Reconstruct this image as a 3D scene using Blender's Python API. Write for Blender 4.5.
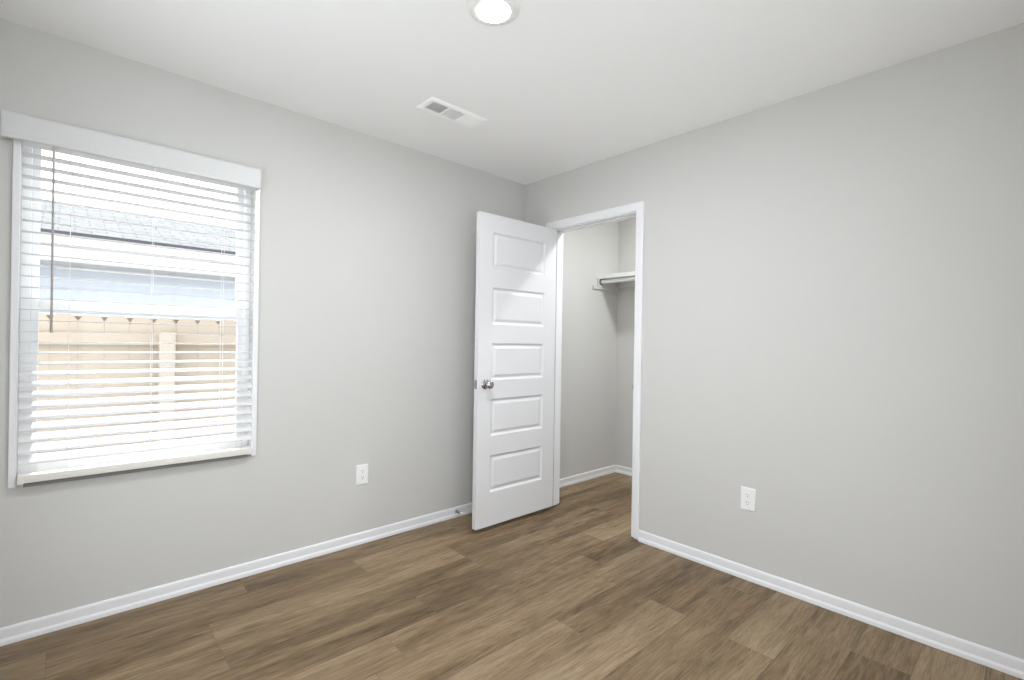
import bpy, bmesh, math, random
from mathutils import Vector, Matrix

for o in list(bpy.data.objects):
    bpy.data.objects.remove(o)
scene = bpy.context.scene
COL = scene.collection

# ------------------------------------------------------------------ camera
cam_data = bpy.data.cameras.new('camera')
cam_data.sensor_fit = 'HORIZONTAL'
cam_data.sensor_width = 36.0
cam_data.lens = 36.0 * 488.655 / 1024
cam_data.shift_y = (341.997 - 340.0) / 1024
cam_data.clip_start = 0.02
cam_data.clip_end = 200
cam = bpy.data.objects.new('camera', cam_data)
COL.objects.link(cam)
YAW, ROLL = 0.74192, 0.01545
right0 = Vector((math.cos(YAW), -math.sin(YAW), 0))
fwd = Vector((math.sin(YAW), math.cos(YAW), 0))
up0 = Vector((0, 0, 1))
r = right0 * math.cos(ROLL) + up0 * math.sin(ROLL)
u = -right0 * math.sin(ROLL) + up0 * math.cos(ROLL)
m = Matrix((r, u, -fwd)).transposed().to_4x4()
m.translation = Vector((-2.63348, -2.74649, 1.21580))
cam.matrix_world = m
scene.camera = cam

# ------------------------------------------------------------------ daylight
world = bpy.data.worlds.new('world')
scene.world = world
world.use_nodes = True
bg = world.node_tree.nodes['Background']
bg.inputs['Color'].default_value = (0.94, 0.96, 1.0, 1)
bg.inputs['Strength'].default_value = 3.2

sun_data = bpy.data.lights.new('sun', 'SUN')
sun_data.energy = 6.6
sun_data.angle = math.radians(1.0)
sun_data.color = (1.0, 0.99, 0.98)
sun = bpy.data.objects.new('sun', sun_data)
COL.objects.link(sun)
sun.rotation_euler = Vector((-0.08, -0.44, -0.89)).to_track_quat('-Z', 'Y').to_euler()

ROOM_LAMP = 570.0      # radiance of the round ceiling light
CLOSET_LAMP = 500.0

scene.view_settings.view_transform = 'Standard'
scene.view_settings.look = 'None'
scene.view_settings.gamma = 1.0
scene.view_settings.exposure = 0.12
scene.view_settings.use_curve_mapping = False
scene.cycles.use_denoising = True
scene.cycles.max_bounces = 14
scene.cycles.diffuse_bounces = 8
scene.cycles.transparent_max_bounces = 16
scene.cycles.sample_clamp_indirect = 6.0

H = 2.44
RW, RS = -2.97, -3.05          # west and south wall planes
CB, CS = 1.235, -1.75          # closet back wall, closet south wall


# ------------------------------------------------------------------ helpers
def srgb(*c):
    return tuple((v / 12.92 if v <= 0.04045 else ((v + 0.055) / 1.055) ** 2.4) for v in c) + (1.0,)


def hexc(h):
    return srgb(*(int(h[i:i + 2], 16) / 255 for i in (0, 2, 4)))


def new_mat(name):
    mt = bpy.data.materials.new(name)
    mt.use_nodes = True
    return mt, mt.node_tree, mt.node_tree.nodes['Principled BSDF']


def paint(name, color, rough=0.6, bump=0.0, scale=220.0, var=0.02, metal=0.0, spec=0.4):
    """painted / moulded surface: a base colour with a faint mottling and a fine procedural bump"""
    mt, nt, b = new_mat(name)
    tc = nt.nodes.new('ShaderNodeTexCoord')
    n = nt.nodes.new('ShaderNodeTexNoise')
    n.inputs['Scale'].default_value = 3.0
    n.inputs['Detail'].default_value = 3
    nt.links.new(tc.outputs['Object'], n.inputs['Vector'])
    mx = nt.nodes.new('ShaderNodeMix')
    mx.data_type = 'RGBA'
    mx.inputs[6].default_value = tuple(max(0, c * (1 - var)) for c in color[:3]) + (1,)
    mx.inputs[7].default_value = tuple(min(1, c * (1 + var)) for c in color[:3]) + (1,)
    nt.links.new(n.outputs['Fac'], mx.inputs[0])
    nt.links.new(mx.outputs[2], b.inputs['Base Color'])
    b.inputs['Roughness'].default_value = rough
    b.inputs['Metallic'].default_value = metal
    b.inputs['Specular IOR Level'].default_value = spec
    if bump:
        n2 = nt.nodes.new('ShaderNodeTexNoise')
        n2.inputs['Scale'].default_value = scale
        n2.inputs['Detail'].default_value = 2
        nt.links.new(tc.outputs['Object'], n2.inputs['Vector'])
        bp = nt.nodes.new('ShaderNodeBump')
        bp.inputs['Strength'].default_value = bump
        bp.inputs['Distance'].default_value = 0.001
        nt.links.new(n2.outputs['Fac'], bp.inputs['Height'])
        nt.links.new(bp.outputs['Normal'], b.inputs['Normal'])
    return mt


def emitter(name, color, strength):
    mt, nt, b = new_mat(name)
    nt.nodes.remove(b)
    e = nt.nodes.new('ShaderNodeEmission')
    e.inputs['Color'].default_value = color
    e.inputs['Strength'].default_value = strength
    nt.links.new(e.outputs[0], nt.nodes['Material Output'].inputs['Surface'])
    return mt


def glass_mat(name):
    mt, nt, b = new_mat(name)
    nt.nodes.remove(b)
    t = nt.nodes.new('ShaderNodeBsdfTransparent')
    t.inputs['Color'].default_value = (0.96, 0.98, 0.98, 1)
    g = nt.nodes.new('ShaderNodeBsdfGlossy')
    g.inputs['Roughness'].default_value = 0.02
    fr = nt.nodes.new('ShaderNodeFresnel')
    fr.inputs['IOR'].default_value = 1.35
    mx = nt.nodes.new('ShaderNodeMixShader')
    ge = nt.nodes.new('ShaderNodeNewGeometry')        # reflect only where light enters a pane face, not where it leaves
    iv = nt.nodes.new('ShaderNodeMath')
    iv.operation = 'SUBTRACT'
    iv.inputs[0].default_value = 1.0
    nt.links.new(ge.outputs['Backfacing'], iv.inputs[1])
    ml = nt.nodes.new('ShaderNodeMath')
    ml.operation = 'MULTIPLY'
    nt.links.new(fr.outputs[0], ml.inputs[0])
    nt.links.new(iv.outputs[0], ml.inputs[1])
    nt.links.new(ml.outputs[0], mx.inputs[0])
    nt.links.new(t.outputs[0], mx.inputs[1])
    nt.links.new(g.outputs[0], mx.inputs[2])
    nt.links.new(mx.outputs[0], nt.nodes['Material Output'].inputs['Surface'])
    return mt


def floor_mat():
    mt, nt, b = new_mat('vinyl_oak_planks')
    N, L = nt.nodes, nt.links
    tc = N.new('ShaderNodeTexCoord')
    at = N.new('ShaderNodeAttribute')
    at.attribute_name = 'plank'
    sep = N.new('ShaderNodeSeparateXYZ')
    L.new(at.outputs['Vector'], sep.inputs[0])

    def vmath(op, a, bb):
        n = N.new('ShaderNodeVectorMath')
        n.operation = op
        for i, v in enumerate((a, bb)):
            if isinstance(v, tuple):
                n.inputs[i].default_value = v
            else:
                L.new(v, n.inputs[i])
        return n.outputs[0]

    def fmath(op, a, bb=None, clamp=False):
        n = N.new('ShaderNodeMath')
        n.operation = op
        n.use_clamp = clamp
        for i, v in enumerate((a, bb)):
            if v is None:
                continue
            if isinstance(v, (int, float)):
                n.inputs[i].default_value = v
            else:
                L.new(v, n.inputs[i])
        return n.outputs[0]

    offs = N.new('ShaderNodeCombineXYZ')
    L.new(sep.outputs[1], offs.inputs[0])
    L.new(sep.outputs[2], offs.inputs[1])
    p0 = vmath('ADD', tc.outputs['Object'], offs.outputs[0])

    def noise(scale, detail, rough=0.55, dist=0.0, nscale=1.0):
        n = N.new('ShaderNodeTexNoise')
        n.inputs['Scale'].default_value = nscale
        n.inputs['Detail'].default_value = detail
        n.inputs['Roughness'].default_value = rough
        n.inputs['Distortion'].default_value = dist
        L.new(vmath('MULTIPLY', p0, scale), n.inputs['Vector'])
        return n.outputs['Fac']

    broad = noise((0.9, 7.0, 1.0), 3, 0.5, 0.6)
    streak = noise((3.4, 30.0, 1.0), 5, 0.65, 1.2)
    fine = noise((9.0, 170.0, 1.0), 3, 0.6, 0.2)
    pore = noise((30.0, 420.0, 1.0), 2, 0.6)
    # cathedral grain: rings of a stretched noise
    cath = noise((1.1, 9.0, 1.0), 2, 0.4, 0.3)
    ring = fmath('SINE', fmath('MULTIPLY', cath, 70.0))
    s = fmath('MULTIPLY', fmath('SUBTRACT', broad, 0.5), 0.95)
    s = fmath('ADD', s, fmath('MULTIPLY', fmath('SUBTRACT', streak, 0.5), 0.80))
    s = fmath('ADD', s, fmath('MULTIPLY', fmath('SUBTRACT', fine, 0.5), 0.70))
    s = fmath('ADD', s, fmath('MULTIPLY', fmath('SUBTRACT', pore, 0.5), 0.45))
    s = fmath('ADD', s, fmath('MULTIPLY', ring, 0.045))
    s = fmath('ADD', s, fmath('MULTIPLY', fmath('SUBTRACT', sep.outputs[0], 0.5), 0.30))
    vein = noise((1.9, 62.0, 1.0), 4, 0.6, 1.6)
    vm = N.new('ShaderNodeMapRange')
    vm.inputs[1].default_value = 0.60
    vm.inputs[2].default_value = 0.74
    vm.inputs[3].default_value = 0.0
    vm.inputs[4].default_value = 0.34
    L.new(vein, vm.inputs[0])
    s = fmath('SUBTRACT', s, vm.outputs[0])
    s = fmath('ADD', s, 0.5, clamp=True)
    cr = N.new('ShaderNodeValToRGB')
    els = cr.color_ramp.elements
    els[0].position, els[0].color = 0.0, hexc('463826')
    els[1].position, els[1].color = 1.0, hexc('a8937a')
    for pos, c in ((0.3, '6b5841'), (0.5, '816c53'), (0.72, '937f66')):
        e = els.new(pos)
        e.color = hexc(c)
    L.new(s, cr.inputs[0])
    # warm / cool drift
    hue = N.new('ShaderNodeMix')
    hue.data_type = 'RGBA'
    hue.blend_type = 'MULTIPLY'
    hue.inputs[0].default_value = 0.5
    cr2 = N.new('ShaderNodeValToRGB')
    cr2.color_ramp.elements[0].color = (1.0, 0.94, 0.82, 1)
    cr2.color_ramp.elements[1].color = (0.97, 1.0, 0.98, 1)
    L.new(noise((1.6, 5.0, 1.0), 2), cr2.inputs[0])
    L.new(cr.outputs[0], hue.inputs[6])
    L.new(cr2.outputs[0], hue.inputs[7])
    # small dark knots
    vor = N.new('ShaderNodeTexVoronoi')
    vor.inputs['Scale'].default_value = 1.0
    L.new(vmath('MULTIPLY', p0, (1.3, 4.2, 1.0)), vor.inputs['Vector'])
    kn = N.new('ShaderNodeMapRange')
    kn.inputs[1].default_value = 0.03
    kn.inputs[2].default_value = 0.11
    kn.inputs[3].default_value = 0.62
    kn.inputs[4].default_value = 1.0
    L.new(vor.outputs['Distance'], kn.inputs[0])
    k2 = N.new('ShaderNodeMix')
    k2.data_type = 'RGBA'
    k2.blend_type = 'MULTIPLY'
    k2.inputs[0].default_value = 1.0
    comb = N.new('ShaderNodeCombineColor')
    for i in range(3):
        L.new(kn.outputs[0], comb.inputs[i])
    L.new(hue.outputs[2], k2.inputs[6])
    L.new(comb.outputs[0], k2.inputs[7])
    L.new(k2.outputs[2], b.inputs['Base Color'])
    b.inputs['Roughness'].default_value = 0.5
    b.inputs['Specular IOR Level'].default_value = 0.35
    bp = N.new('ShaderNodeBump')
    bp.inputs['Strength'].default_value = 0.12
    bp.inputs['Distance'].default_value = 0.001
    L.new(fine, bp.inputs['Height'])
    L.new(bp.outputs['Normal'], b.inputs['Normal'])
    return mt


M = {
    'wall': paint('wall_paint', hexc('cac9c6'), 0.75, 0.10, 160, 0.008, spec=0.25),
    'ceiling': paint('ceiling_paint', hexc('f3f3f3'), 0.85, 0.14, 130, 0.008, spec=0.2),
    'trim': paint('trim_enamel', hexc('e6e6e8'), 0.35, 0.0, var=0.006, spec=0.45),
    'door': paint('door_enamel', hexc('dadadc'), 0.38, 0.05, 400, 0.006, spec=0.45),
    'blind': paint('blind_white', hexc('dededf'), 0.42, 0.04, 300, 0.006),
    'valance': paint('valance_white', hexc('d2d2d2'), 0.42, 0.04, 300, 0.006),
    'rail': paint('bottom_rail_cream', hexc('dedbd4'), 0.42, 0.03, 300, 0.01),
    'gap_shade': paint('gap_shade_grey', hexc('6c6b69'), 0.6),  # dark grey for the shade below the blind's bottom rail
    'cedar_shade': paint('cedar_shaded', (0.20, 0.15, 0.11, 1), 0.9, 0.2, 80, 0.12),  # darker cedar, shade of the fence notches put into the colour
    'vinyl': paint('window_vinyl', hexc('f2f3f5'), 0.35, 0.0, var=0.006),
    'cord': paint('ladder_cord', hexc('f0f0ee'), 0.8),
    'wand': paint('wand_plastic', hexc('a6a19c'), 0.3),
    'glass': glass_mat('window_glass'),
    'nickel': paint('satin_nickel', hexc('bcbcbe'), 0.18, metal=1.0, var=0.03),
    'dark': paint('dark_recess', hexc('2a2a2a'), 0.8),
    'duct': paint('duct_grey', hexc('b0b0b0'), 0.8),
    'register': paint('register_white', hexc('fafafa'), 0.4),
    'plate': paint('outlet_plastic', hexc('ececec'), 0.3),
    'slot': paint('outlet_slot', hexc('4a4a4a'), 0.6),
    'rubber': paint('rubber_tip', hexc('e6e4df'), 0.6),
    'shelf': paint('shelf_melamine', hexc('e6e6e4'), 0.4),
    'lamp_trim': paint('lamp_trim', hexc('e8e8e6'), 0.4),
    'lens': emitter('lamp_lens', (0.93, 0.955, 1.0, 1), ROOM_LAMP),
    'closet_lens': emitter('closet_lamp_lens', (0.95, 0.98, 1.0, 1), CLOSET_LAMP),
    'floor': floor_mat(),
    'ground': paint('gravel_ground', hexc('a09c94'), 0.95, 0.4, 60, 0.12),
    'bounce_concrete': paint('pale_bounce_concrete', hexc('e8e9ea'), 0.9, 0.2, 90, 0.03),  # kept pale to bounce light through the added openings
    'cedar': paint('cedar_board', (0.42, 0.352, 0.285, 1), 0.85, 0.2, 80, 0.10),
    'cedar_pale': paint('cedar_post', (0.46, 0.40, 0.34, 1), 0.85, 0.2, 80, 0.08),
    'shingle': None, 'siding': None,
    'fascia': paint('fascia_white', (0.70, 0.705, 0.715, 1), 0.6),
    'gutter_dark': paint('drip_edge_dark', hexc('48484c'), 0.5),
    'soffit': paint('soffit_grey', (0.55, 0.555, 0.56, 1), 0.7),
}


def shingle_mat():
    mt, nt, b = new_mat('roof_shingles')
    N, L = nt.nodes, nt.links
    tc = N.new('ShaderNodeTexCoord')
    br = N.new('ShaderNodeTexBrick')
    br.inputs['Scale'].default_value = 1.0
    br.inputs['Brick Width'].default_value = 0.3
    br.inputs['Row Height'].default_value = 0.145
    br.inputs['Mortar Size'].default_value = 0.008
    br.inputs['Color1'].default_value = hexc('5b5e64')
    br.inputs['Color2'].default_value = hexc('696c72')
    br.inputs['Mortar'].default_value = hexc('3e4147')
    L.new(tc.outputs['Object'], br.inputs['Vector'])
    n = N.new('ShaderNodeTexNoise')
    n.inputs['Scale'].default_value = 9
    L.new(tc.outputs['Object'], n.inputs['Vector'])
    mx = N.new('ShaderNodeMix')
    mx.data_type = 'RGBA'
    mx.blend_type = 'OVERLAY'
    mx.inputs[0].default_value = 0.6
    L.new(br.outputs['Color'], mx.inputs[6])
    L.new(n.outputs['Color'], mx.inputs[7])
    hs = N.new('ShaderNodeHueSaturation')
    hs.inputs['Saturation'].default_value = 0.35
    L.new(mx.outputs[2], hs.inputs['Color'])
    L.new(hs.outputs[0], b.inputs['Base Color'])
    b.inputs['Roughness'].default_value = 0.9
    return mt


M['shingle'] = shingle_mat()
M['siding'] = paint('lap_siding_blue', (0.52, 0.555, 0.62, 1), 0.7, 0.0, var=0.03)


def add_box(bm, x0, x1, y0, y1, z0, z1, bevel=0.0, seg=2):
    vs = [bm.verts.new((x, y, z)) for x in (x0, x1) for y in (y0, y1) for z in (z0, z1)]
    f = [(0, 1, 3, 2), (4, 6, 7, 5), (0, 4, 5, 1), (2, 3, 7, 6), (0, 2, 6, 4), (1, 5, 7, 3)]
    faces = [bm.faces.new([vs[i] for i in q]) for q in f]
    if bevel > 0:
        edges = set()
        for fc in faces:
            edges.update(fc.edges)
        bmesh.ops.bevel(bm, geom=list(edges), offset=bevel, segments=seg, affect='EDGES', profile=0.5)


def add_prism(bm, pts, axis, a0, a1):
    """extrude a closed 2-D outline along an axis ('x': pts are (y,z); 'y': (x,z); 'z': (x,y))"""
    def v3(p, a):
        return {'x': (a, p[0], p[1]), 'y': (p[0], a, p[1]), 'z': (p[0], p[1], a)}[axis]
    A = [bm.verts.new(v3(p, a0)) for p in pts]
    B = [bm.verts.new(v3(p, a1)) for p in pts]
    n = len(pts)
    bm.faces.new(A)
    bm.faces.new(B[::-1])
    for i in range(n):
        bm.faces.new([A[i], B[i], B[(i + 1) % n], A[(i + 1) % n]])


def add_lathe(bm, prof, mat=None, seg=40, cap=True):
    """revolve (radius, height) points about local z, placed by matrix mat"""
    mat = mat or Matrix()
    rings = []
    for rr, h in prof:
        if rr < 1e-6:
            rings.append([bm.verts.new(mat @ Vector((0, 0, h)))])
        else:
            rings.append([bm.verts.new(mat @ Vector((rr * math.cos(2 * math.pi * i / seg), rr * math.sin(2 * math.pi * i / seg), h))) for i in range(seg)])
    for a, b in zip(rings, rings[1:]):
        for i in range(seg):
            j = (i + 1) % seg
            if len(a) == 1 and len(b) == 1:
                continue
            if len(a) == 1:
                bm.faces.new([a[0], b[i], b[j]])
            elif len(b) == 1:
                bm.faces.new([a[i], a[j], b[0]])
            else:
                bm.faces.new([a[i], a[j], b[j], b[i]])
    if cap:
        if len(rings[0]) > 1:
            bm.faces.new(rings[0][::-1])
        if len(rings[-1]) > 1:
            bm.faces.new(rings[-1])


def add_tube(bm, a, b, rad, seg=12):
    a, b = Vector(a), Vector(b)
    d = b - a
    q = d.to_track_quat('Z', 'Y').to_matrix().to_4x4()
    q.translation = a
    add_lathe(bm, [(rad, 0), (rad, d.length)], q, seg)


def tag(o, label=None, cat=None, group=None, kind=None):
    if label:
        o['label'] = label
    if cat:
        o['category'] = cat
    if group:
        o['group'] = group
    if kind:
        o['kind'] = kind
    return o


def obj(name, bm, mat, parent=None, smooth=False, loc=None):
    bmesh.ops.recalc_face_normals(bm, faces=bm.faces)
    me = bpy.data.meshes.new(name)
    bm.to_mesh(me)
    bm.free()
    me.materials.append(mat)
    if smooth:
        for p in me.polygons:
            p.use_smooth = True
        try:
            me.set_sharp_from_angle(angle=math.radians(38))
        except Exception:
            pass
    o = bpy.data.objects.new(name, me)
    COL.objects.link(o)
    if parent is not None:
        o.parent = parent
    if loc is not None:
        o.location = loc
    return o


def empty(name, loc=(0, 0, 0), rz=0.0):
    o = bpy.data.objects.new(name, None)
    COL.objects.link(o)
    o.location = loc
    o.rotation_euler = (0, 0, rz)
    o.empty_display_size = 0.05
    return o


def BM():
    return bmesh.new()


# ------------------------------------------------------------------ floor
def build_floor():
    rng = random.Random(11)
    W = 0.187
    bm = BM()
    vals = []
    fixed = {7: -1.026, 5: -0.43, 6: -0.564, 4: -0.17, 3: -0.95, 2: -2.17, 10: -0.59, 8: -1.78, 9: -0.15, 11: -0.95, 12: -0.3, 1: -1.45, 0: -0.75}
    tone_fix = {(7, -1): 0.85, (7, 0): 0.25, (2, -1): 0.3, (2, 0): 0.7}
    gap = 0.0004
    nrow = int(-RS / W) + 2
    for k in range(nrow):
        y1 = min(0.0, 0.009 - k * W)
        y0 = max(RS, 0.009 - (k + 1) * W)
        if y0 >= y1:
            continue
        start = fixed.get(k, rng.uniform(-1.2, 0))
        n0 = -4
        for j in range(n0, 4):
            x0, x1 = start + j * 1.22, start + (j + 1) * 1.22
            t = tone_fix.get((k, j), rng.random())
            ox, oy = rng.uniform(0, 50), rng.uniform(0, 50)
            lim = CB if y0 > CS - 0.2 else 0.0
            x0c, x1c = max(x0, RW), min(x1, lim)
            if x1c - x0c < 0.002:
                continue
            vs = [bm.verts.new(v) for v in ((x0c + gap, y0 + 0.0007, 0), (x1c - gap, y0 + 0.0007, 0), (x1c - gap, y1 - 0.0007, 0), (x0c + gap, y1 - 0.0007, 0))]
            bm.faces.new(vs)
            vals.append((t, ox, oy))
    me = bpy.data.meshes.new('floor')
    bm.to_mesh(me)
    bm.free()
    at = me.attributes.new('plank', 'FLOAT_VECTOR', 'FACE')
    for i, v in enumerate(vals):
        at.data[i].vector = v
    me.materials.append(M['floor'])
    o = bpy.data.objects.new('floor', me)
    COL.objects.link(o)
    tag(o, 'brown oak-look vinyl plank floor running through the closet doorway', 'floor', kind='structure')
    bm = BM()
    add_box(bm, RW - 0.1, CB + 0.1, RS - 0.1, 0.12, -0.12, -0.0015)
    s = obj('slab', bm, M['slot'], o)
    return o


build_floor()

bm = BM()
add_box(bm, RW - 0.1, CB + 0.1, RS - 0.1, 0.14, H, H + 0.1)
tag(obj('ceiling', bm, M['ceiling']), 'flat pale grey painted ceiling with one round light and one vent', 'ceiling', kind='structure')

# ------------------------------------------------------------------ walls
WX0, WX1, WZ0, WZ1 = -2.767, -1.922, 0.606, 2.068      # window opening
bm = BM()
add_box(bm, RW - 0.1, WX0, 0, 0.14, 0, H)
add_box(bm, WX1, 0.0, 0, 0.14, 0, H)
add_box(bm, WX0, WX1, 0, 0.14, 0, WZ0)
add_box(bm, WX0, WX1, 0, 0.14, WZ1, H)
tag(obj('wall_north', bm, M['wall']), 'grey painted wall holding the window with the white blind', 'wall', kind='structure')

DY0, DY1, DZ = -1.023, -0.282, 2.055                   # rough opening in the closet wall
bm = BM()
add_box(bm, 0, 0.115, DY1, 0.14, 0, H)
add_box(bm, 0, 0.115, RS - 0.1, DY0, 0, H)
add_box(bm, 0, 0.115, DY0, DY1, DZ, H)
tag(obj('wall_east', bm, M['wall']), 'grey painted wall on the right holding the closet doorway', 'wall', kind='structure')

bm = BM()
add_box(bm, 0.115, CB + 0.1, 0, 0.14, 0, H)
tag(obj('wall_closet_side', bm, M['wall']), 'grey closet side wall seen left of the shelf through the doorway', 'wall', kind='structure')
bm = BM()
add_box(bm, CB, CB + 0.1, CS - 0.1, 0, 0, H)
tag(obj('wall_closet_back', bm, M['wall']), 'grey closet back wall under the white shelf', 'wall', kind='structure')
bm = BM()
add_box(bm, 0.115, CB, CS - 0.1, CS, 0, H)
tag(obj('wall_closet_end', bm, M['wall']), 'grey closet end wall hidden right of the doorway', 'wall', kind='structure')
W2Y0, W2Y1, W2Z0, W2Z1 = -1.95, -0.80, 0.06, 2.10      # wide glazed opening added for fill light, left of the picture
bm = BM()
add_box(bm, RW - 0.1, RW, RS - 0.1, W2Y0, 0, H)
add_box(bm, RW - 0.1, RW, W2Y1, 0, 0, H)
add_box(bm, RW - 0.1, RW, W2Y0, W2Y1, 0, W2Z0)
add_box(bm, RW - 0.1, RW, W2Y0, W2Y1, W2Z1, H)
tag(obj('wall_west', bm, M['wall']), 'grey wall with a wide added glass opening, at the left just outside the picture', 'wall', kind='structure')
W3X0, W3X1 = -2.55, -1.05                               # glazed opening added for fill light, behind the camera
bm = BM()
add_box(bm, RW, W3X0, RS - 0.1, RS, 0, H)
add_box(bm, W3X1, 0, RS - 0.1, RS, 0, H)
add_box(bm, W3X0, W3X1, RS - 0.1, RS, 0, W2Z0)
add_box(bm, W3X0, W3X1, RS - 0.1, RS, W2Z1, H)
tag(obj('wall_south', bm, M['wall']), 'grey wall with an added glass opening, behind the camera', 'wall', kind='structure')


# ------------------------------------------------------------------ baseboards
BASE = [(0, 0.001), (0.0145, 0.001), (0.0145, 0.010), (0.0135, 0.018), (0.0105, 0.0235), (0.0088, 0.0265), (0.0088, 0.058), (0.0075, 0.0635), (0.0045, 0.0675), (0, 0.0685)]


def baseboard(name, axis, wall, sgn, a0, a1, label):
    bm = BM()
    add_prism(bm, [(wall + sgn * d, z) for d, z in BASE], axis, a0, a1)
    tag(obj(name, bm, M['trim']), label, 'baseboard', kind='structure')


baseboard('baseboard_north', 'x', 0, -1, RW, 0, 'white baseboard along the window wall')
baseboard('baseboard_east', 'y', 0, -1, RS, -1.0655, 'white baseboard along the right wall from the doorway casing')
baseboard('baseboard_corner', 'y', 0, -1, -0.2375, -0.0145, 'short white baseboard in the corner behind the open door')
baseboard('baseboard_closet_side', 'x', 0, -1, 0.128, CB, 'white baseboard along the closet side wall')
baseboard('baseboard_closet_back', 'y', CB, -1, CS, -0.0145, 'white baseboard along the closet back wall')
baseboard('baseboard_west', 'y', RW, 1, RS, -0.0145, 'white baseboard along the left wall outside the picture')
baseboard('baseboard_south', 'x', RS, 1, RW + 0.0145, -0.0145, 'white baseboard behind the camera')

# ------------------------------------------------------------------ closet doorway trim
JY0, JY1, JZ = -1.007, -0.298, 2.040                    # clear opening between the jambs
trim = empty('trim_1', (0, -0.65, 0))
tag(trim, 'white casing and jamb framing the closet doorway', 'door casing', kind='structure')


def local(o):
    o.matrix_parent_inverse = o.parent.matrix_basis.inverted()
    return o


CZ = 0.014
bm = BM()
add_box(bm, 0.0, 0.115, DY0, JY0, CZ, JZ + 0.015)
add_box(bm, 0.0, 0.115, JY1, DY1, CZ, JZ + 0.015)
add_box(bm, 0.0, 0.115, JY0, JY1, JZ, JZ + 0.015)
local(obj('jamb', bm, M['trim'], trim))
bm = BM()      # stop strip around the jamb
add_box(bm, 0.040, 0.075, JY0, JY0 + 0.010, CZ, JZ, 0.0015)
add_box(bm, 0.040, 0.075, JY1 - 0.010, JY1, CZ, JZ, 0.0015)
add_box(bm, 0.040, 0.075, JY0 + 0.010, JY1 - 0.010, JZ - 0.010, JZ, 0.0015)
local(obj('stop_strip', bm, M['trim'], trim))


def casing(name, x_wall, sgn):
    """mitred colonial casing swept round three sides of the opening"""
    prof = [(0.0, 0.0), (0.0, 0.007), (0.004, 0.0105), (0.016, 0.0105), (0.020, 0.0125), (0.040, 0.0135), (0.050, 0.0135), (0.0545, 0.0115), (0.0545, 0.0)]
    yi0, yi1, zi = JY0 - 0.0035, JY1 + 0.005, JZ + 0.005
    bm = BM()
    rings = []
    for corner in range(4):
        ring = []
        for w, t in prof:
            x = x_wall + sgn * t
            y, z = [(yi1 + w, CZ), (yi1 + w, zi + w), (yi0 - w, zi + w), (yi0 - w, CZ)][corner]
            ring.append(bm.verts.new((x, y, z)))
        rings.append(ring)
    n = len(prof)
    for a, b in zip(rings, rings[1:]):
        for i in range(n):
            bm.faces.new([a[i], a[(i + 1) % n], b[(i + 1) % n], b[i]])
    bm.faces.new(rings[0])
    bm.faces.new(rings[-1][::-1])
    return local(obj(name, bm, M['trim'], trim))


casing('casing', 0.0, -1)
casing('casing', 0.115, 1)
bm = BM()
add_box(bm, -0.0005, 0.034, JY0 - 0.001, JY0 + 0.0016, 0.92, 0.975, 0.0006)
add_box(bm, -0.0125, 0.004, JY0 - 0.0035, JY0 + 0.0014, 0.932, 0.962, 0.0006)
local(tag(obj('strike_plate', bm, M['nickel'], trim), 'metal strike plate'))

# ------------------------------------------------------------------ closet door, open 90 degrees
door = empty('door_1', (-0.006, -0.300, 0))
tag(door, 'white five-panel closet door standing open in front of the window wall', 'door', kind='structure')
DX0, DX1, DYF, DYB, DB, DT = -0.716, -0.005, -0.341, -0.306, 0.029, 2.036
panels = [(1.690, 1.922), (1.327, 1.567), (0.967, 1.207), (0.608, 0.848), (0.244, 0.484)]
PX0, PX1 = DX0 + 0.110, DX1 - 0.116


def door_leaf():
    bm = BM()
    xs = [DX0, PX0, PX1, DX1]
    zs = sorted([DB, DT] + [z for p in panels for z in p])
    rings_def = [(0.0, 0.0), (0.004, 0.0022), (0.009, 0.0075), (0.014, 0.0092), (0.020, 0.0092), (0.034, 0.0030), (0.038, 0.0022)]
    for yf, sg in ((DYF, 1), (DYB, -1)):
        for i in range(3):
            for j in range(len(zs) - 1):
                x0, x1, z0, z1 = xs[i], xs[i + 1], zs[j], zs[j + 1]
                if i == 1 and (z0, z1) in [tuple(p) for p in panels]:
                    prev = None
                    for ins, dep in rings_def:
                        ring = [bm.verts.new((x, yf + sg * dep, z)) for x, z in ((x0 + ins, z0 + ins), (x1 - ins, z0 + ins), (x1 - ins, z1 - ins), (x0 + ins, z1 - ins))]
                        if prev:
                            for k in range(4):
                                bm.faces.new([prev[k], prev[(k + 1) % 4], ring[(k + 1) % 4], ring[k]])
                        prev = ring
                    bm.faces.new(prev)
                else:
                    bm.faces.new([bm.verts.new((x, yf, z)) for x, z in ((x0, z0), (x1, z0), (x1, z1), (x0, z1))])
    for a, b in (((DX0, DB), (DX1, DB)), ((DX1, DB), (DX1, DT)), ((DX1, DT), (DX0, DT)), ((DX0, DT), (DX0, DB))):
        bm.faces.new([bm.verts.new(v) for v in ((a[0], DYF, a[1]), (b[0], DYF, b[1]), (b[0], DYB, b[1]), (a[0], DYB, a[1]))])
    bmesh.ops.remove_doubles(bm, verts=bm.verts, dist=1e-5)
    return bm


o = local(obj('door_leaf', door_leaf(), M['door'], door))
bv = o.modifiers.new('bevel', 'BEVEL')
bv.width = 0.0015
bv.segments = 2
bv.limit_method = 'ANGLE'
bv.angle_limit = math.radians(80)

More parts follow.
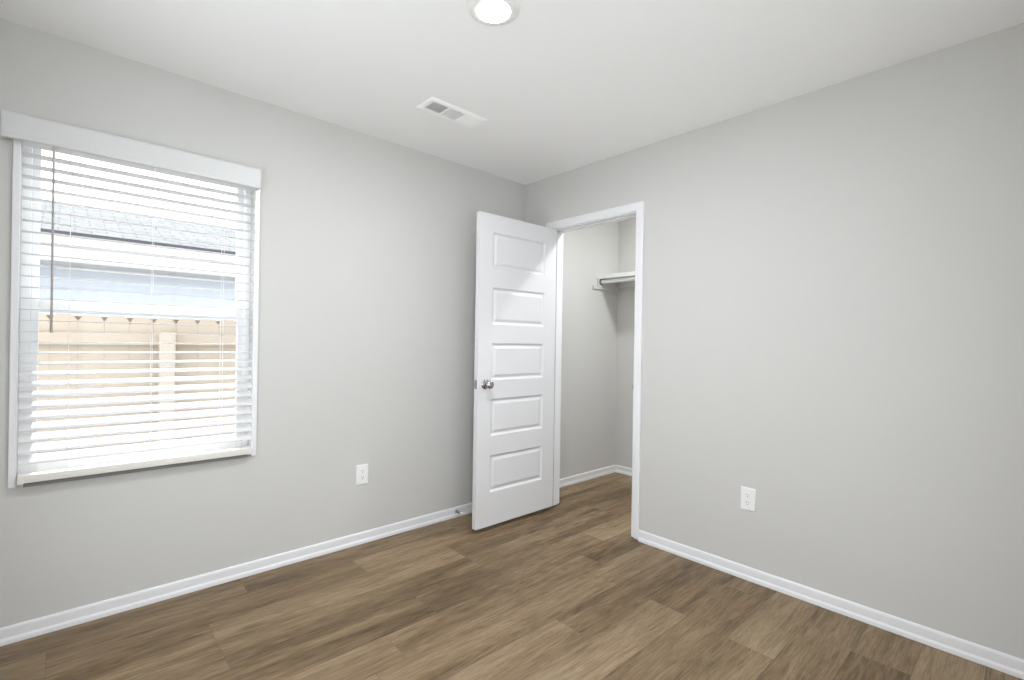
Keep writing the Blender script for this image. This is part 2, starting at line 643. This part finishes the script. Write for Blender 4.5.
KX, KZ = -0.656, 0.945
knob_prof = [(0.0, 0.0), (0.031, 0.0), (0.033, 0.002), (0.032, 0.005), (0.026, 0.009), (0.016, 0.011), (0.0115, 0.014), (0.011, 0.030), (0.014, 0.034), (0.0225, 0.039),
             (0.0265, 0.046), (0.027, 0.052), (0.025, 0.058), (0.019, 0.063), (0.010, 0.0655), (0.0, 0.066)]
for yf, rx in ((DYF, math.pi / 2), (DYB, -math.pi / 2)):
    bm = BM()
    add_lathe(bm, knob_prof, Matrix.Translation((KX, yf, KZ)) @ Matrix.Rotation(rx, 4, 'X'), 40, cap=False)
    local(tag(obj('door_knob', bm, M['nickel'], door, smooth=True), 'round satin nickel knob'))
bm = BM()
ym = (DYF + DYB) / 2
add_box(bm, DX0 - 0.0012, DX0 + 0.002, ym - 0.0125, ym + 0.0125, KZ - 0.029, KZ + 0.029, 0.0008)
lp = local(tag(obj('latch_plate', bm, M['nickel'], door), 'nickel latch plate on the door edge'))
bm = BM()
add_prism(bm, [(ym - 0.008, KZ - 0.011), (ym + 0.008, KZ - 0.011), (ym + 0.008, KZ + 0.011), (ym - 0.008, KZ + 0.011)], 'x', DX0 - 0.006, DX0)
obj('latch_bolt', bm, M['nickel'], lp)
for hz in (1.80, 1.06, 0.28):
    bm = BM()
    add_lathe(bm, [(0.0, -0.048), (0.004, -0.048), (0.0062, -0.045), (0.0062, 0.045), (0.004, 0.048), (0.0, 0.048)], Matrix.Translation((-0.006, -0.2995, hz)), 16, cap=False)
    add_box(bm, -0.0052, -0.0035, -0.333, -0.300, hz - 0.045, hz + 0.045)
    add_box(bm, -0.004, 0.031, -0.2998, -0.2975, hz - 0.045, hz + 0.045)
    local(tag(obj('hinge', bm, M['nickel'], door), 'nickel butt hinge'))

# ------------------------------------------------------------------ door stop on the baseboard
bm = BM()
Mds = Matrix.Translation((-0.622, -0.0086, 0.040)) @ Matrix.Rotation(math.pi / 2, 4, 'X')
add_lathe(bm, [(0.0, 0.0), (0.012, 0.0), (0.012, 0.002), (0.009, 0.006), (0.0045, 0.008), (0.0045, 0.055), (0.0, 0.055)], Mds, 20, cap=False)
for k in range(12):
    z = 0.010 + k * 0.0037
    add_lathe(bm, [(0.0045, z), (0.0062, z + 0.0009), (0.0045, z + 0.0018)], Mds, 16, cap=False)
ds = tag(obj('door_stop', bm, M['nickel'], smooth=True), 'small metal spring door stop on the baseboard left of the open door', 'door stop')
bm = BM()
add_lathe(bm, [(0.0, 0.053), (0.0085, 0.053), (0.0095, 0.056), (0.009, 0.066), (0.006, 0.070), (0.0, 0.071)], Mds, 20, cap=False)
tag(obj('rubber_tip', bm, M['rubber'], ds, smooth=True), 'white rubber tip')


# ------------------------------------------------------------------ window unit
win = empty('window_1', ((WX0 + WX1) / 2, 0.06, WZ0))
tag(win, 'white single-hung vinyl window behind the open blind', 'window', kind='structure')
FY0, FY1 = 0.055, 0.125
bm = BM()
fw = 0.030
add_box(bm, WX0, WX0 + fw, FY0, FY1, WZ0, WZ1, 0.002)
add_box(bm, WX1 - fw, WX1, FY0, FY1, WZ0, WZ1, 0.002)
add_box(bm, WX0 + fw, WX1 - fw, FY0, FY1, WZ0, WZ0 + 0.035, 0.002)
add_box(bm, WX0 + fw, WX1 - fw, FY0, FY1, WZ1 - 0.02, WZ1, 0.002)
local(obj('frame', bm, M['vinyl'], win))


def sash(name, y0, y1, z0, z1, bot, top, side=0.025):
    bm = BM()
    xa, xb = WX0 + fw, WX1 - fw
    add_box(bm, xa, xa + side, y0, y1, z0, z1, 0.002)
    add_box(bm, xb - side, xb, y0, y1, z0, z1, 0.002)
    add_box(bm, xa + side, xb - side, y0, y1, z0, z0 + bot, 0.002)
    add_box(bm, xa + side, xb - side, y0, y1, z1 - top, z1, 0.002)
    s = local(obj(name, bm, M['vinyl'], win))
    bm = BM()
    ym = (y0 + y1) / 2
    add_box(bm, xa + side - 0.004, xb - side + 0.004, ym - 0.002, ym + 0.002, z0 + bot - 0.004, z1 - top + 0.004)
    obj('pane', bm, M['glass'], s)
    return s


sash('upper_sash', 0.094, 0.122, 1.325, WZ1 - 0.02, 0.035, 0.02)
sash('lower_sash', 0.060, 0.088, WZ0 + 0.035, 1.360, 0.045, 0.045)
bm = BM()
add_box(bm, -2.375, -2.315, 0.050, 0.061, 1.350, 1.364, 0.002)
local(obj('sash_lock', bm, M['vinyl'], win))
bm = BM()
for xa, xb in ((-2.790, WX0), (WX1, -1.898)):
    add_box(bm, xa, xb, -0.014, 0.0, WZ0 + 0.006, 2.066, 0.003)
local(obj('side_trim', bm, M['trim'], win))

def glazed(name, c0, c1, axis, plane, label):
    """framed two-pane glass unit, added to let fill light through a wall opening, from c0 to c1 along the wall"""
    w = empty(name, (plane, (c0 + c1) / 2, W2Z0) if axis == 'y' else ((c0 + c1) / 2, plane, W2Z0))
    tag(w, label, 'window', kind='structure')
    mid = (c0 + c1) / 2

    def bar(bm, a0, a1, d0, d1, z0, z1, bev=0.0):
        if axis == 'y':
            add_box(bm, plane + d0, plane + d1, a0, a1, z0, z1, bev)
        else:
            add_box(bm, a0, a1, plane + d0, plane + d1, z0, z1, bev)
    bm = BM()
    for a0, a1 in ((c0, c0 + 0.045), (mid - 0.02, mid + 0.02), (c1 - 0.045, c1)):
        bar(bm, a0, a1, -0.09, -0.03, W2Z0, W2Z1, 0.002)
    bar(bm, c0 + 0.045, c1 - 0.045, -0.09, -0.03, W2Z0, W2Z0 + 0.045, 0.002)
    bar(bm, c0 + 0.045, c1 - 0.045, -0.09, -0.03, W2Z1 - 0.045, W2Z1, 0.002)
    local(obj('frame', bm, M['vinyl'], w))
    for a0, a1 in ((c0 + 0.045, mid - 0.02), (mid + 0.02, c1 - 0.045)):
        bm = BM()
        bar(bm, a0, a1, -0.062, -0.058, W2Z0 + 0.045, W2Z1 - 0.045)
        local(obj('pane', bm, M['glass'], w))


glazed('added_glazing_west', W2Y0, W2Y1, 'y', RW, 'wide white framed glass opening added for fill light at the left, outside the picture')
glazed('added_glazing_south', W3X0, W3X1, 'x', RS, 'wide white framed glass opening added for fill light behind the camera')

# ------------------------------------------------------------------ blind
blind = empty('window_blind', (-2.345, -0.02, 1.98))
tag(blind, 'white horizontal slat blind with valance, covering the window', 'blind')
bm = BM()          # valance: face board with returns and a small rounded lower lip
VX0, VX1, VZ0, VZ1 = -2.820, -1.910, 1.972, 2.074
prof = [(-0.050, VZ0), (-0.0555, VZ0 + 0.003), (-0.056, VZ0 + 0.012), (-0.054, VZ0 + 0.018), (-0.054, VZ1 - 0.010), (-0.052, VZ1 - 0.003), (-0.049, VZ1), (-0.043, VZ1), (-0.043, VZ0)]
add_prism(bm, prof, 'x', VX0, VX1)
add_box(bm, VX0, VX0 + 0.010, -0.043, 0.0, VZ0, VZ1)
add_box(bm, VX1 - 0.010, VX1, -0.043, 0.0, VZ0, VZ1)
add_box(bm, VX0 + 0.010, VX1 - 0.010, -0.043, -0.001, VZ1 - 0.006, VZ1)
local(obj('valance', bm, M['valance'], blind))
SX0, SX1 = -2.762, -1.927
bm = BM()
add_box(bm, SX0, SX1, -0.038, 0.012, 1.992, 2.035, 0.002)
local(obj('head_rail', bm, M['blind'], blind))


def slat_tilt(z):
    """room edge down a little in the middle, more towards the slack bottom, slightly up at the top"""
    pts = [(0.68, 39), (0.82, 35), (0.96, 27), (1.08, 13), (1.18, 2), (1.26, 0), (1.72, 1), (1.85, -4), (2.0, -9)]
    z = max(pts[0][0], min(pts[-1][0], z))
    for (a, ta), (b, tb) in zip(pts, pts[1:]):
        if a <= z <= b:
            return math.radians(ta + (tb - ta) * (z - a) / (b - a))


PITCH = 0.0439
slat_w, slat_t, slat_y = 0.050, 0.0030, -0.012
bm = BM()
zs_front = [1.931 - PITCH * k for k in range(-1, 29)]
for zf in zs_front:
    TILT = slat_tilt(zf)
    zc = zf + math.sin(TILT) * slat_w / 2
    outline = []
    hw, ht = slat_w / 2, slat_t / 2
    for a, b in ((-hw, -ht * 0.5), (-hw, ht * 0.5), (-hw + 0.002, ht), (hw - 0.002, ht), (hw, ht * 0.5), (hw, -ht * 0.5), (hw - 0.002, -ht), (-hw + 0.002, -ht)):
        outline.append((slat_y + a * math.cos(TILT) - b * math.sin(TILT), zc + a * math.sin(TILT) + b * math.cos(TILT)))
    add_prism(bm, outline, 'x', SX0, SX1)
local(obj('slats', bm, M['blind'], blind))
bm = BM()
add_box(bm, SX0, SX1, -0.037, 0.013, 0.6285, 0.6585, 0.003)
add_box(bm, SX0 + 0.004, SX1 - 0.004, -0.0385, -0.0365, 0.6375, 0.6495, 0.0008)
br_ = local(tag(obj('bottom_rail', bm, M['rail'], blind), 'cream bottom rail'))
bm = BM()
add_box(bm, SX0 + 0.016, SX1 - 0.016, -0.031, 0.006, 0.6125, 0.6290, 0.001)  # dark strip added as the shade gap between rail and sill
obj('gap_shade_strip', bm, M['gap_shade'], br_)
for xe in (SX0 - 0.001, SX1 - 0.017):
    bm = BM()
    add_box(bm, xe, xe + 0.018, -0.0395, 0.014, 0.6265, 0.6605, 0.002)
    obj('end_cap', bm, M['rail'], br_)
for lx in (-2.619, -2.341, -2.063):
    bm = BM()
    for yy in (slat_y - 0.0265, slat_y + 0.0265):
        add_tube(bm, (lx, yy, 0.655), (lx, yy, 1.995), 0.0009, 6)
    for zf in zs_front:
        tl = slat_tilt(zf)
        zc = zf + math.sin(tl) * slat_w / 2 - 0.003
        add_tube(bm, (lx, slat_y - 0.0265, zc - 0.0265 * math.sin(tl)), (lx, slat_y + 0.0265, zc + 0.0265 * math.sin(tl)), 0.0006, 5)
    local(obj('ladder_cord', bm, M['cord'], blind))
bm = BM()
add_tube(bm, (-2.672, -0.047, 1.232), (-2.672, -0.045, 2.000), 0.0038, 8)
add_lathe(bm, [(0.0, -0.008), (0.004, -0.008), (0.0046, -0.004), (0.0046, 0.012), (0.0038, 0.018)], Matrix.Translation((-2.672, -0.047, 1.232)), 10, cap=False)
local(tag(obj('tilt_wand', bm, M['wand'], blind, smooth=True), 'long grey tilt wand'))


# ------------------------------------------------------------------ ceiling light (and its twin in the closet)
def disk_light(loc, lens_mat, label, group=None):
    t = empty('ceiling_light', loc)
    tag(t, label, 'ceiling light', group)
    bm = BM()
    add_lathe(bm, [(0.097, 0.0), (0.0965, -0.003), (0.092, -0.008), (0.080, -0.0125), (0.066, -0.0145), (0.0625, -0.0140), (0.0615, -0.0125), (0.0, -0.0125)], None, 64, cap=False)
    obj('trim_ring', bm, M['lamp_trim'], t, smooth=True)
    bm = BM()
    add_lathe(bm, [(0.0615, -0.0128), (0.060, -0.0142), (0.048, -0.0160), (0.025, -0.018), (0.0, -0.0185)], None, 64, cap=False)
    tag(obj('lens', bm, lens_mat, t, smooth=True), 'glowing white lens')
    return t


disk_light((-1.487, -1.367, H), M['lens'], 'lit round white disk light on the bedroom ceiling')
disk_light((0.52, -1.10, H), M['closet_lens'], 'lit round white disk light on the closet ceiling, hidden above the doorway')

# ------------------------------------------------------------------ ceiling vent
VC = (-1.106, -0.582)
vent = empty('ceiling_vent', (VC[0], VC[1], H))
tag(vent, 'white rectangular three-way air vent on the ceiling', 'air vent')
vw, vd, iw, idp = 0.181, 0.0755, 0.153, 0.047
bm = BM()
levels = [(vw, vd, 0.0), (vw, vd, -0.0015), (vw - 0.008, vd - 0.008, -0.006), (iw + 0.004, idp + 0.004, -0.0075), (iw, idp, -0.0065), (iw, idp, 0.0)]
prev = None
for a, b, z in levels:
    ring = [bm.verts.new((sx * a, sy * b, z)) for sx, sy in ((-1, -1), (1, -1), (1, 1), (-1, 1))]
    if prev:
        for k in range(4):
            bm.faces.new([prev[k], prev[(k + 1) % 4], ring[(k + 1) % 4], ring[k]])
    prev = ring
for xd in (-iw / 3, iw / 3):
    add_box(bm, xd - 0.003, xd + 0.003, -idp, idp, -0.0068, -0.0005)
obj('frame', bm, M['register'], vent)
bm = BM()
add_box(bm, -iw, iw, -idp, idp, -0.0010, -0.0004)
obj('backing', bm, M['duct'], vent)


def louver(axis, c, lo, hi, lean):
    """one thin blade; its lower edge leans by «lean»"""
    bm = BM()
    t = 0.0013
    top, bot = -0.0012, -0.0068
    pts = [(c - t, top), (c + t, top), (c + lean + t, bot), (c + lean - t, bot)]
    add_prism(bm, pts, axis, lo, hi)
    return obj('louver', bm, M['register'], vent)


sec = 2 * iw / 3
for k in range(9):                         # end bank blowing to the left
    louver('y', -iw + 0.010 + k * (sec - 0.014) / 8.5, -idp, idp, -0.0075)
for k in range(9):                         # middle bank, blades along the vent
    louver('x', -idp + 0.007 + k * (2 * idp - 0.012) / 8.5, -iw / 3 + 0.003, iw / 3 - 0.003, -0.0022)
for k in range(9):                         # end bank blowing to the right
    louver('y', iw / 3 + 0.004 + k * (sec - 0.014) / 8.5, -idp, idp, 0.0085)


# ------------------------------------------------------------------ wall outlets
def outlet(loc, rz, label):
    """duplex receptacle; local -y faces the room"""
    t = empty('wall_outlet', loc, rz)
    tag(t, label, 'outlet', 'duplex outlets on the walls')
    bm = BM()
    w, h = 0.0375, 0.0590
    prev = None
    for a, b, y in ((w, h, 0.0), (w, h, -0.0025), (w - 0.003, h - 0.003, -0.0050), (w - 0.006, h - 0.006, -0.0056)):
        ring = [bm.verts.new((sx * a, y, sz * b)) for sx, sz in ((-1, -1), (1, -1), (1, 1), (-1, 1))]
        if prev:
            for k in range(4):
                bm.faces.new([prev[k], prev[(k + 1) % 4], ring[(k + 1) % 4], ring[k]])
        prev = ring
    bm.faces.new(prev)
    obj('cover_plate', bm, M['plate'], t)
    for s in (1, -1):
        zc = s * 0.0195
        bm = BM()
        pts = []
        for i in range(32):
            a = 2 * math.pi * i / 32
            pts.append((0.0172 * math.cos(a), zc + max(-0.0142, min(0.0142, 0.0172 * math.sin(a)))))
        add_prism(bm, pts, 'y', -0.0074, -0.0040)
        rc = obj('receptacle', bm, M['plate'], t)
        bm = BM()
        add_box(bm, -0.0072, -0.0054, -0.0077, -0.0070, zc - 0.0005, zc + 0.0085)
        add_box(bm, 0.0054, 0.0072, -0.0077, -0.0070, zc + 0.0005, zc + 0.0080)
        pts = [(0.0024 * math.cos(2 * math.pi * i / 14), zc - 0.0072 + max(-0.0016, 0.0026 * math.sin(2 * math.pi * i / 14))) for i in range(14)]
        add_prism(bm, pts, 'y', -0.0077, -0.0070)
        obj('slots', bm, M['slot'], rc)
    bm = BM()
    add_lathe(bm, [(0.0, -0.0054), (0.0032, -0.0054), (0.0026, -0.0066), (0.0, -0.0068)], Matrix.Rotation(-math.pi / 2, 4, 'X').inverted() @ Matrix.Scale(-1, 4, (0, 0, 1)), 14, cap=False)
    obj('screw', bm, M['plate'], t)
    return t


outlet((-1.313, 0.0, 0.412), 0.0, 'white outlet on the window wall between the window and the open door')
outlet((0.0, -1.711, 0.418), -math.pi / 2, 'white outlet on the right wall beside the closet doorway')

# ------------------------------------------------------------------ closet shelf, rod and cleats
shelf = empty('closet_shelf', (1.07, -0.9, 1.80))
tag(shelf, 'white closet shelf with hanging rod on the closet back wall', 'shelf')
bm = BM()
add_box(bm, 0.932, CB, CS, -0.001, 1.806, 1.825, 0.001)
local(obj('shelf_board', bm, M['shelf'], shelf))
bm = BM()
add_box(bm, 0.920, 0.932, CS, -0.001, 1.796, 1.832, 0.002)
local(obj('front_edge', bm, M['shelf'], shelf))
bm = BM()
add_box(bm, CB - 0.018, CB, CS, -0.018, 1.738, 1.806, 0.002)
add_box(bm, 0.846, CB, -0.018, 0.0, 1.704, 1.728, 0.002)
add_box(bm, 0.915, CB, -0.018, 0.0, 1.728, 1.806, 0.002)
local(obj('cleat', bm, M['wall'], shelf))
bm = BM()
add_tube(bm, (0.955, CS + 0.002, 1.772), (0.955, -0.019, 1.772), 0.0165, 20)
rod = local(obj('hanging_rod', bm, M['shelf'], shelf, smooth=True))
bm = BM()
add_lathe(bm, [(0.0, 0.0), (0.030, 0.0), (0.030, 0.003), (0.022, 0.004), (0.021, 0.014), (0.017, 0.014)], Matrix.Translation((0.955, -0.0185, 1.772)) @ Matrix.Rotation(math.pi / 2, 4, 'X'), 24, cap=False)
obj('rod_socket', bm, M['nickel'], rod, smooth=True)

# ------------------------------------------------------------------ outdoors: side yard, fence, neighbouring house
GZ = -0.45
bm = BM()
add_box(bm, -14, 12, 0.14, 16, GZ - 0.1, GZ)
tag(obj('ground', bm, M['ground']), 'pale ground of the side yard outside the window', 'ground', kind='structure')

bm = BM()
add_box(bm, -14, RW - 0.1, -14, 0.14, GZ - 0.1, GZ)  # unseen ground added as a light bounce for the glazed openings
add_box(bm, RW - 0.1, 12, -14, RS - 0.1, GZ - 0.1, GZ)
tag(obj('bounce_ground', bm, M['bounce_concrete']), 'added pale ground bouncing light into the room, outside the picture', 'bounce_ground', kind='structure')

FENCE_Y = 1.85
fence = empty('wooden_fence', (-2.05, FENCE_Y, GZ))
tag(fence, 'tan cedar fence with dog-eared boards across the side yard', 'fence')
rngf = random.Random(4)
bm = BM()
PW = 0.1438
for k in range(-17, 20):
    xa = -2.563 + k * PW + 0.0006
    xb = xa + PW - 0.0012
    zt = 1.360 + rngf.uniform(-0.004, 0.004)
    c = 0.030
    add_prism(bm, [(xa, GZ + 0.03), (xb, GZ + 0.03), (xb, zt - 0.042), (xb - c, zt), (xa + c, zt), (xa, zt - 0.042)], 'y', FENCE_Y, FENCE_Y + 0.016)
local(obj('boards', bm, M['cedar'], fence))
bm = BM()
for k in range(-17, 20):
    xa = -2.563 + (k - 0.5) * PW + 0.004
    add_box(bm, xa, xa + PW - 0.008, FENCE_Y + 0.018, FENCE_Y + 0.034, GZ + 0.03, 1.352)  # back layer coloured dark so the notches read as shaded
local(tag(obj('backing_boards', bm, M['cedar_shade'], fence), 'boards behind the notches, coloured darker for shade'))
for z0 in (1.150, 0.42, -0.28):
    bm = BM()
    add_box(bm, -4.9, 0.2, FENCE_Y - 0.038, FENCE_Y, z0, z0 + 0.086, 0.003)
    local(obj('rail', bm, M['cedar'], fence))
for px in (-4.45, -2.055, 0.34):
    bm = BM()
    add_box(bm, px - 0.048, px + 0.048, FENCE_Y - 0.128, FENCE_Y - 0.038, GZ, 1.245, 0.004)
    local(tag(obj('post', bm, M['cedar_pale'], fence), 'pale square fence post'))

HY = 5.0
house = empty('neighbour_house', (-2.0, HY + 0.4, GZ))
tag(house, 'pale blue neighbouring house with grey shingle roof beyond the fence', 'house')
HX0, HX1 = -9.0, 6.0
bm = BM()
z = GZ
while z < 2.06:          # lap siding courses
    z1 = min(z + 0.15, 2.07)
    add_prism(bm, [(HY + 0.42, z), (HY + 0.385, z), (HY + 0.400, z1), (HY + 0.42, z1)], 'x', HX0 + 0.4, HX1 - 0.4)
    z = z1
local(obj('siding_wall', bm, M['siding'], house))
bm = BM()
add_box(bm, HX0, HX1, HY, HY + 0.44, 2.07, 2.10)
local(obj('soffit', bm, M['soffit'], house))
bm = BM()
add_box(bm, HX0, HX1, HY - 0.02, HY, 2.08, 2.27)
local(obj('fascia', bm, M['fascia'], house))
bm = BM()
gp = [(HY - 0.02, 2.375), (HY - 0.125, 2.375), (HY - 0.13, 2.355), (HY - 0.10, 2.30), (HY - 0.10, 2.265), (HY - 0.02, 2.265)]
add_prism(bm, gp, 'x', HX0, HX1)
local(obj('gutter', bm, M['fascia'], house))
bm = BM()
add_box(bm, HX0, HX1, HY - 0.135, HY - 0.02, 2.372, 2.408)
local(obj('drip_edge', bm, M['gutter_dark'], house))
bm = BM()                # roof slope in its own frame so the courses follow the slope
RL = math.hypot(2.66, 0.88)
add_box(bm, HX0, HX1, 0, RL, -0.03, 0)
rf = obj('roof', bm, M['shingle'], house)
rf.matrix_parent_inverse = house.matrix_basis.inverted()
rf.location = (0, HY - 0.06, 2.405)
rf.rotation_euler = (math.atan2(0.88, 2.66), 0, 0)
bm = BM()
add_box(bm, HX0, HX1, 0, RL, -0.03, 0)
rb = obj('roof', bm, M['shingle'], house)
rb.matrix_parent_inverse = house.matrix_basis.inverted()
rb.location = (0, HY - 0.06 + 2 * 2.66, 2.405)
rb.rotation_euler = (math.atan2(0.88, 2.66), 0, math.pi)
rb.location.x = HX0 + HX1
